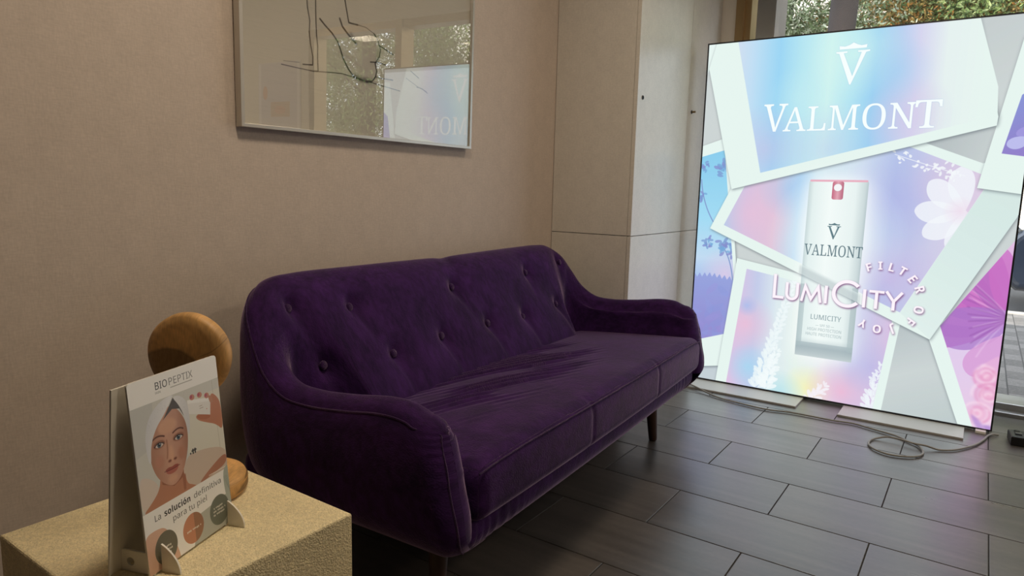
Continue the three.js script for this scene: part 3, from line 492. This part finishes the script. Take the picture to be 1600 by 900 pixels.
    // top card: aurora bands
    card([[43, -10], [7, 125], [172, 771], [1312, 468], [1314, 430], [1200, -10]]);
    clip([[152, -10], [317, 682], [1310, 424], [1300, 300], [1204, -10]], () => {
      c.fillStyle = lin(150, 0, 1250, 0, [[0, '#c9d6ee'], [0.08, '#b4d6f2'], [0.2, '#86cbf2'], [0.3, '#a8e0f0'], [0.42, '#c6efee'], [0.52, '#a2dcf0'], [0.6, '#84c4f0'], [0.68, '#a6c4ee'], [0.76, '#cfcbec'], [0.86, '#e2edee'], [1, '#e3f2ee']]); c.fillRect(100, -10, 1230, 800);
      glow(330, 560, 240, 'rgba(196,176,224,A)', 0.55); glow(640, 560, 240, 'rgba(176,190,232,A)', 0.5); glow(720, 110, 220, 'rgba(206,244,238,A)', 0.7); glow(960, 420, 200, 'rgba(204,186,226,A)', 0.6); glow(900, 200, 160, 'rgba(140,196,240,A)', 0.5); glow(480, 300, 160, 'rgba(190,234,240,A)', 0.4);
    });
    c.fillStyle = 'rgba(228,244,242,0.20)'; c.fillRect(0, 0, w, h);
    // lettering
    const fit = (s, x0, x1, y, size, font, col) => { c.font = font.replace('#', size); c.fillStyle = col; c.textAlign = 'left'; const m = c.measureText(s).width; c.save(); c.translate(x0, y); c.scale((x1 - x0) / m, 1); c.fillText(s, 0, 0); c.restore(); };
    const crest = (x, y, s, col) => { c.save(); c.translate(x, y); c.scale(s, s); c.fillStyle = col; P([[-72, -7], [-22, -7], [-22, 0], [-38, 2], [8, 112], [40, 2], [24, 0], [24, -7], [76, -7], [76, 0], [60, 3], [4, 152], [-2, 152], [-58, 3], [-72, 0]]); c.fill(); P([[-58, -17], [-60, -34], [-34, -30], [-14, -36], [2, -46], [20, -36], [38, -30], [62, -33], [60, -17]]); c.fill(); c.globalCompositeOperation = 'source-over'; c.restore(); };
    c.save(); c.shadowColor = 'rgba(120,170,215,0.5)'; c.shadowBlur = 5; crest(706, 101, 1, '#f4fcfc');
    const wf = '#f4fcfc'; fit('V', 312, 430, 470, 196, '#px serif', wf); fit('ALMON', 412, 1004, 470, 168, '#px serif', wf); fit('T', 990, 1104, 470, 178, '#px serif', wf); c.restore();
    // the bottle
    c.save(); c.shadowColor = 'rgba(255,255,255,0.95)'; c.shadowBlur = 90; c.fillStyle = '#eef7f6'; c.beginPath(); c.roundRect(563, 716, 268, 914, 14); c.fill(); c.restore();
    c.fillStyle = lin(560, 0, 834, 0, [[0, '#c3d3d6'], [0.1, '#e2efee'], [0.4, '#f1f9f7'], [0.8, '#e6f1f0'], [0.95, '#cad8da'], [1, '#b4c4c8']]); c.beginPath(); c.roundRect(563, 716, 270, 914, 14); c.fill();
    c.fillStyle = '#e7aebf'; c.beginPath(); c.roundRect(566, 714, 264, 10, 5); c.fill();
    c.fillStyle = lin(674, 0, 722, 0, [[0, '#c46d84'], [0.5, '#e0a6b4'], [1, '#b96a80']]); c.beginPath(); c.roundRect(672, 722, 52, 90, 10); c.fill(); c.fillStyle = '#f4f4f6'; c.beginPath(); c.arc(697, 752, 19, 0, 7); c.fill(); c.strokeStyle = '#c08a98'; c.lineWidth = 2; c.stroke();
    c.fillStyle = 'rgba(150,170,176,0.55)'; c.fillRect(563, 1555, 270, 75); c.fillStyle = lin(0, 1530, 0, 1630, [[0, 'rgba(180,196,200,0)'], [0.5, 'rgba(160,176,182,0.7)'], [1, 'rgba(196,208,210,0.9)']]); c.fillRect(563, 1510, 270, 120); c.fillStyle = 'rgba(170,188,192,0.6)'; c.fillRect(563, 1250, 26, 330); c.fillRect(806, 1250, 26, 330);
    crest(696, 948, 0.42, '#5f7d86'); fit('VALMONT', 566, 836, 1098, 78, '#px serif', '#5c7680'); fit('LUMICITY', 622, 768, 1430, 36, '#px sans-serif', '#8aa0a6'); c.globalAlpha = 0.7; fit('— SPF 50 —', 650, 740, 1466, 18, '#px sans-serif', '#93a7ac'); fit('HIGH PROTECTION', 612, 776, 1490, 21, '#px sans-serif', '#93a7ac'); fit('HAUTE PROTECTION', 606, 778, 1516, 21, '#px sans-serif', '#93a7ac'); c.globalAlpha = 1;
    // edge of the middle card crossing the bottle
    c.save(); c.shadowColor = 'rgba(70,80,95,0.7)'; c.shadowBlur = 12; c.shadowOffsetY = 6; c.globalAlpha = 0.55; poly([[555, 1150], [840, 1275], [840, 1322], [555, 1199]], '#e6f3f1'); c.restore();
    // range name and the round slogan
    c.save(); c.shadowColor = 'rgba(110,60,110,0.9)'; c.shadowBlur = 10; c.shadowOffsetX = 3; c.shadowOffsetY = 5; const lw = '#fbf2fa';
    c.strokeStyle = lw; c.lineCap = 'butt'; c.lineJoin = 'miter';
    const ln = (pts, wd) => { c.lineWidth = wd; c.beginPath(); pts.forEach(([x, y], i) => i ? c.lineTo(x, y) : c.moveTo(x, y)); c.stroke(); };
    ln([[436, 1212], [436, 1334], [484, 1334]], 15);
    c.lineWidth = 14; c.beginPath(); c.moveTo(498, 1250); c.lineTo(498, 1306); c.bezierCurveTo(498, 1348, 550, 1348, 550, 1306); c.lineTo(550, 1250); c.stroke();
    ln([[572, 1342], [587, 1262], [618, 1326], [649, 1262], [664, 1342]], 13); ln([[687, 1250], [687, 1342]], 14);
    c.lineWidth = 17; c.beginPath(); c.arc(785, 1282, 62, -0.72, 0.72, true); c.stroke();
    ln([[862, 1250], [862, 1342]], 14); ln([[882, 1257], [948, 1257]], 13); ln([[915, 1257], [915, 1342]], 14); ln([[956, 1250], [990, 1298], [1024, 1250]], 13); ln([[990, 1294], [990, 1342]], 14);
    c.font = 'bold 56px sans-serif'; c.textAlign = 'center'; c.textBaseline = 'middle'; c.fillStyle = lw;
    const slog = [['F', 869, 1139, -0.35], ['I', 918, 1127, -0.08], ['L', 966, 1131, 0.18], ['T', 1014, 1145, 0.45], ['E', 1058, 1180, 0.85], ['R', 1092, 1226, 1.2], ['O', 1097, 1325, 1.75], ['F', 1069, 1385, 2.15], ['J', 995, 1437, 2.75], ['O', 931, 1441, 3.1], ['Y', 866, 1421, 3.5]];
    for (const [ch, x, y, a] of slog) { c.save(); c.translate(x, y); c.rotate(a); c.fillText(ch, 0, 0); c.restore(); } c.restore();
  });
  const fw = 0.007, dp = 0.08;
  const L = (g) => g;
  const back = mesh('back_case', bx(0.004, dp, 0.012, Ht, 0, W, 0.002), M.steel, t);
  const fr = std({ color: 0x3a3a3e, roughness: 0.4, metalness: 0.7 });
  mesh('frame', mergeGeometries([bx(-0.004, 0.004, 0.010, Ht + 0.002, -0.002, fw - 0.002), bx(-0.004, 0.004, 0.010, Ht + 0.002, W + 0.002 - fw, W + 0.002), bx(-0.004, 0.004, 0.010, 0.010 + fw, fw - 0.002, W + 0.002 - fw), bx(-0.004, 0.004, Ht + 0.002 - fw, Ht + 0.002, fw - 0.002, W + 0.002 - fw)]), fr, t);
  const pg = new THREE.PlaneGeometry(W - 2 * fw + 0.004, Ht - 0.012 - 2 * fw + 0.004); pg.rotateY(-Math.PI / 2); pg.translate(-0.001, 0.011 + (Ht - 0.01) / 2, W / 2);
  const pm = std({ color: 0x101010, roughness: 0.7, emissive: 0xffffff, emissiveMap: face, emissiveIntensity: 0.92 });
  mesh('lit_screen', pg, pm, t);
  for (const [a, b] of [[-1.262, -0.682], [-0.49, 0.02]]) mesh('foot_plate', bx(-0.185, 0.2, 0, 0.009, a - Z0, b - Z0, 0.001), std({ color: 0xb9b7b2, roughness: 0.45, metalness: 0.3 }), t);
  mesh('corner_foot', bx(-0.035, 0.02, 0, 0.012, W - 0.06, W - 0.02, 0.002), M.white, t);
  const al = new THREE.RectAreaLight(new THREE.Color().setRGB(0.82, 0.92, 1.0), 0.4, W - 0.04, Ht - 0.06); al.position.set(XB - 0.012, Ht / 2, Z0 + W / 2); al.rotation.y = Math.PI / 2; scene.add(al);
}
// grey cable on the floor, power block
{
  const pts = CABLE().map(([x, y, z]) => [x, y + (x > 3.49 && z < 0.03 ? 0.009 : 0), z]);
  tag(mesh('power_cable', tube(pts, 0.0043, 320, 8), std({ color: 0x8d8a84, roughness: 0.55 }), null, true), 'grey power cable looped on the floor tiles before the light box', 'cable');
  const t = thing('power_adapter', 'black plastic power block on the floor at the light box corner', 'power block', [3.62, 0, 0.215], 0.1);
  mesh('body', bx(-0.055, 0.055, 0, 0.042, -0.03, 0.03, 0.005), M.blackPlastic, t); mesh('switch', bx(-0.02, 0.012, 0.041, 0.047, -0.012, 0.012, 0.002), std({ color: 0x2a2a2e, roughness: 0.3 }), t); mesh('socket', new THREE.CylinderGeometry(0.011, 0.011, 0.006, 18).translate(0.034, 0.0435, 0), M.darkMetal, t);
  tag(mesh('black_lead', tube([[3.61, 0.012, 0.245], [3.58, 0.006, 0.30], [3.57, 0.006, 0.42], [3.62, 0.006, 0.6], [3.8, 0.006, 0.8], [3.99, 0.006, 0.95]], 0.004, 80, 8), M.blackPlastic, null, true), 'thin black lead running from the power block along the tiles', 'cable');
}
function CABLE() { return [[3.564, 0.006, -1.299], [3.503, 0.006, -1.199], [3.419, 0.006, -1.05], [3.385, 0.006, -0.908], [3.373, 0.006, -0.78], [3.399, 0.006, -0.686], [3.404, 0.006, -0.59], [3.403, 0.006, -0.496], [3.418, 0.006, -0.407], [3.397, 0.006, -0.341], [3.38, 0.006, -0.288], [3.357, 0.006, -0.226], [3.32, 0.006, -0.182], [3.284, 0.006, -0.139], [3.237, 0.006, -0.118], [3.182, 0.006, -0.113], [3.13, 0.006, -0.135], [3.096, 0.006, -0.186], [3.089, 0.006, -0.231], [3.111, 0.006, -0.277], [3.157, 0.006, -0.308], [3.217, 0.006, -0.312], [3.263, 0.006, -0.295], [3.287, 0.016, -0.252], [3.287, 0.016, -0.203], [3.27, 0.016, -0.154], [3.27, 0.016, -0.107], [3.282, 0.006, -0.061], [3.311, 0.006, -0.017], [3.376, 0.006, 0.027], [3.451, 0.006, 0.064], [3.549, 0.006, 0.094], [3.637, 0.006, 0.113], [3.664, 0.006, 0.129], [3.666, 0.006, 0.149]]; }

// poster hanging in the far part of the window, seen mirrored in the picture glass
{
  const t = thing('window_poster', 'pale lilac poster with a peach picture hung on the wall past the far window', 'poster', [X1 - 0.012, 0.95, 1.62]);
  const pt = canvasTex(512, 1024, (c, w, h) => { c.fillStyle = '#cfc8da'; c.fillRect(0, 0, w, h); c.fillStyle = '#e9e4f0'; c.fillRect(0, 0, 30, h); c.fillRect(w - 30, 0, 30, h); c.fillStyle = '#c9a089'; c.fillRect(120, 330, 240, 130); c.fillStyle = '#d98f74'; c.beginPath(); c.ellipse(240, 400, 70, 36, 0, 0, 7); c.fill(); c.beginPath(); c.ellipse(430, 250, 30, 60, 0, 0, 7); c.fill(); c.fillStyle = '#dba090'; c.fillRect(150, 560, 200, 60); });
  mesh('sheet', bx(0, 0.01, 0, 1.1, 0, 0.62), std({ color: 0xd9d4de, roughness: 0.6 }), t);
  const g = new THREE.PlaneGeometry(0.6, 1.08); g.rotateY(-Math.PI / 2); g.translate(-0.001, 0.55, 0.31); mesh('print', g, std({ map: pt, roughness: 0.5 }), t);
}

// ---------------------------------------------------------------- ceiling lights
{
  const warm = new THREE.Color().setRGB(1.0, 0.84, 0.64);
  for (const [x, z, lab, k] of [[0.96, -0.72, 'square warm ceiling light nearest the plinth', 1.0], [2.35, -0.55, 'square warm ceiling light over the front of the sofa', 0.5], [1.9, 1.4, 'square warm ceiling light behind the viewer, further from the window', 1.0], [2.7, 2.5, 'square warm ceiling light behind the viewer, nearer the window', 0.75]]) {
    const t = thing('ceiling_light', lab, 'ceiling light', [x, CEIL, z], 0, 'ceiling lights');
    mesh('housing', mergeGeometries([bx(-0.2, 0.2, -0.02, 0, -0.2, -0.18), bx(-0.2, 0.2, -0.02, 0, 0.18, 0.2), bx(-0.2, -0.18, -0.02, 0, -0.18, 0.18), bx(0.18, 0.2, -0.02, 0, -0.18, 0.18)]), M.white, t);
    mesh('diffuser', bx(-0.18, 0.18, -0.012, -0.002, -0.18, 0.18), std({ color: 0x222222, emissive: warm, emissiveIntensity: 1.2 }), t);
    const l = new THREE.RectAreaLight(warm, 40 * k, 0.34, 0.34); l.position.set(x, CEIL - 0.022, z); l.rotation.x = -Math.PI / 2; scene.add(l);
  }
}

// ---------------------------------------------------------------- street outside
{
  const sn = noiseField(61);
  const paver = dataTex(512, 512, (u, v) => { const row = Math.floor(v * 8), a = (u * 4 + (row % 2) * 0.5) % 1, b = (v * 8) % 1, joint = a < 0.03 || b < 0.07; const c = joint ? 62 : 104 + 26 * (sn(Math.floor(u * 4 + (row % 2) * 0.5) * 3, row * 5, 64, 64) - 0.5) + 20 * (sn(u * 120, v * 120, 120, 120) - 0.5); return [c, c * 0.97, c * 0.94]; }, true, [1.25, 1.25]);
  const pav = mesh('pavement', bx(4.3, 7.9, -0.1, -0.01, -14, 14), std({ map: paver, roughness: 0.9 }), null, true); structure(pav, 'grey paved pavement outside the window');
  structure(mesh('road', bx(7.9, 30, -0.2, -0.09, -18, 18), std({ color: 0x6d6c6c, roughness: 0.95 }), null, true), 'grey asphalt road');
  structure(mesh('kerb', bx(7.9, 8.05, -0.2, 0.0, -14, 14), std({ color: 0xa09c95, roughness: 0.9 }), null, true), 'stone kerb');
  tag(mesh('stone_pillar', bx(4.46, 4.72, -0.1, 3.6, -1.8, -1.175, 0.006), std({ color: 0x7a7268, roughness: 0.7, map: weaveTex }), null, true), 'grey stone pillar outside against the window edge', 'pillar');
  // trees
  const leafG = new THREE.BufferGeometry(); leafG.setAttribute('position', new THREE.Float32BufferAttribute([0, 0, 0, 0.016, 0.035, 0.006, 0, 0.095, 0, -0.016, 0.035, 0.006], 3)); leafG.setIndex([0, 1, 2, 0, 2, 3]); leafG.computeVertexNormals();
  const bark = std({ color: 0x2a2320, roughness: 0.95, map: fbmTex(91, 256, 8, 4, 120, 255, [1, 0.4], 2, 1) });
  function tree(label, x, z, trunkR, clear, top, cr, cols, n0, seed, lean = 0) {
    const n = n0 * 4;
    const R = rng(seed), t = thing('tree', label, 'tree', [x, -0.09, z], 0, 'street trees');
    const P = []; for (let i = 0; i <= 8; i++) P.push([lean * i / 8 + (R() - 0.5) * 0.05, i / 8 * top * 0.8, (R() - 0.5) * 0.05]);
    const tg = tube(P, trunkR, 40, 14); mesh('trunk', tg, bark, t);
    for (let b = 0; b < 6; b++) { const a = R() * 6.28, y = lerp(clear, top * 0.75, R()), L = cr * (0.5 + R() * 0.4); mesh('branch', tube([[lean * y / top, y, 0], [Math.cos(a) * L * 0.5, y + 0.5, Math.sin(a) * L * 0.5], [Math.cos(a) * L, y + 0.8, Math.sin(a) * L]], trunkR * 0.22, 14, 7), bark, t); }
    const clumps = []; for (let i = 0; i < 90; i++) { const a = R() * 6.28, u = R() * 2 - 1, r = Math.cbrt(R()) * cr; clumps.push([Math.cos(a) * Math.sqrt(1 - u * u) * r, (clear + top) / 2 + u * (top - clear) / 2 * Math.cbrt(R()), Math.sin(a) * Math.sqrt(1 - u * u) * r, cr * (0.16 + 0.16 * R())]); }
    const inst = new THREE.InstancedMesh(leafG, std({ color: 0xffffff, roughness: 0.7, side: THREE.DoubleSide }), n); inst.name = 'foliage'; inst.userData.kind = 'stuff'; inst.castShadow = inst.receiveShadow = true;
    const o = new THREE.Object3D(), c = new THREE.Color();
    for (let i = 0; i < n; i++) { const q = clumps[Math.floor(R() * clumps.length)], a = R() * 6.28, u = R() * 2 - 1, r = q[3] * Math.cbrt(R()); o.position.set(q[0] + Math.cos(a) * Math.sqrt(1 - u * u) * r, q[1] + u * r, q[2] + Math.sin(a) * Math.sqrt(1 - u * u) * r); o.rotation.set(R() * 6.28, R() * 6.28, R() * 6.28); o.scale.setScalar(0.5 + R() * 0.55); o.updateMatrix(); inst.setMatrixAt(i, o.matrix); c.set(cols[Math.floor(R() * cols.length)]); inst.setColorAt(i, c); }
    t.add(inst);
  }
  tree('dark-trunked street tree standing straight behind the top of the light box', 9.0, -1.60, 0.15, 4.3, 7.5, 2.0, [0x4d5f36, 0x60713f, 0x3c4a2c], 9000, 11, -0.1);
  tree('pale grey-green leafy tree beside the stone pillar', 12.2, -3.1, 0.16, 1.4, 6.4, 2.2, [0x8a9470, 0xb4b89c, 0x66744a, 0x55643c], 16000, 12);
  tree('tree with orange and green autumn leaves beyond the road', 13.6, -1.3, 0.16, 1.8, 6.8, 2.3, [0xb07a34, 0x8f7a3a, 0xa88a50, 0x5c6a38], 16000, 13);
  tree('dense green tree right of the autumn tree', 12.6, 1.2, 0.16, 1.7, 6.8, 2.4, [0x54682f, 0x6c7d42, 0x3e5028, 0x8b9560], 18000, 14);
  tree('green tree further along the street seen past the far window', 12.0, 5.6, 0.16, 2.2, 6.5, 2.2, [0x54682f, 0x6c7d42, 0x3e5028], 10000, 15);
  tree('leafy green tree by the kerb past the parked car', 10.6, 7.6, 0.15, 0.9, 6.0, 2.0, [0x54682f, 0x6c7d42, 0x3e5028], 12000, 16);
  tree('olive tree further along the kerb', 13.2, 10.6, 0.15, 0.9, 6.5, 2.4, [0x6c7044, 0x5c6638, 0x7d8258], 12000, 17);
  // building across the street
  const b = thing('apartment_building', 'pale apartment building across the street behind the trees', 'building', [24, -0.09, 0]);
  const bw = std({ color: 0xcfc8bb, roughness: 0.9 }), bg = std({ color: 0x3c444c, roughness: 0.2 });
  mesh('wall', bx(0, 5, 0, 14, -17, 17), bw, b);
  for (let f = 0; f < 4; f++) for (let k = -4; k <= 4; k++) { const w = mesh('window', bx(-0.06, 0.1, 1.2 + f * 3.2, 2.9 + f * 3.2, k * 3.6 - 0.7, k * 3.6 + 0.7), M.white, b); mesh('pane', bx(-0.08, 0.0, 1.3 + f * 3.2, 2.8 + f * 3.2, k * 3.6 - 0.6, k * 3.6 + 0.6), bg, w); }
  // parked car
  const car = thing('car', 'dark blue car parked at the kerb behind the light box', 'car', [9.3, -0.09, 2.35], Math.PI / 2);
  const cp = phys({ color: 0x17202e, roughness: 0.3, clearcoat: 1, clearcoatRoughness: 0.05 });
  const s = new THREE.Shape(); s.moveTo(-2.05, 0.32); s.lineTo(2.0, 0.32); s.bezierCurveTo(2.12, 0.4, 2.12, 0.7, 2.0, 0.78); s.lineTo(1.15, 0.92); s.bezierCurveTo(0.8, 1.2, 0.5, 1.42, 0.2, 1.44); s.lineTo(-1.1, 1.42); s.bezierCurveTo(-1.6, 1.35, -1.8, 1.05, -1.98, 0.95); s.bezierCurveTo(-2.12, 0.8, -2.12, 0.45, -2.05, 0.32);
  const cg = new THREE.ExtrudeGeometry(s, { depth: 1.5, bevelEnabled: true, bevelSize: 0.08, bevelThickness: 0.1, bevelSegments: 4, curveSegments: 16 }); cg.translate(0, 0, -0.75); mesh('body', cg, cp, car);
  for (const x of [-1.3, 1.3]) for (const z of [-0.8, 0.8]) { const w = mesh('wheel', new THREE.TorusGeometry(0.25, 0.09, 14, 36), M.blackPlastic, car); w.position.set(x, 0.34, z); mesh('hub_cap', new THREE.CylinderGeometry(0.19, 0.19, 0.1, 24).rotateX(Math.PI / 2), M.steel, w); }
  for (const z of [-0.855, 0.855]) { const g = new THREE.ShapeGeometry(new THREE.Shape([[-1.55, 0.98], [1.0, 0.98], [0.25, 1.36], [-1.05, 1.35]].map((q) => new THREE.Vector2(...q)))); const m = mesh('side_window', g, std({ color: 0x0c0f14, roughness: 0.08, side: THREE.DoubleSide }), car); m.position.z = z; }
}

scene.traverse((o) => { if (o.isLight && o.shadow && !o.isRectAreaLight) o.castShadow = true; });
renderer.render(scene, camera);
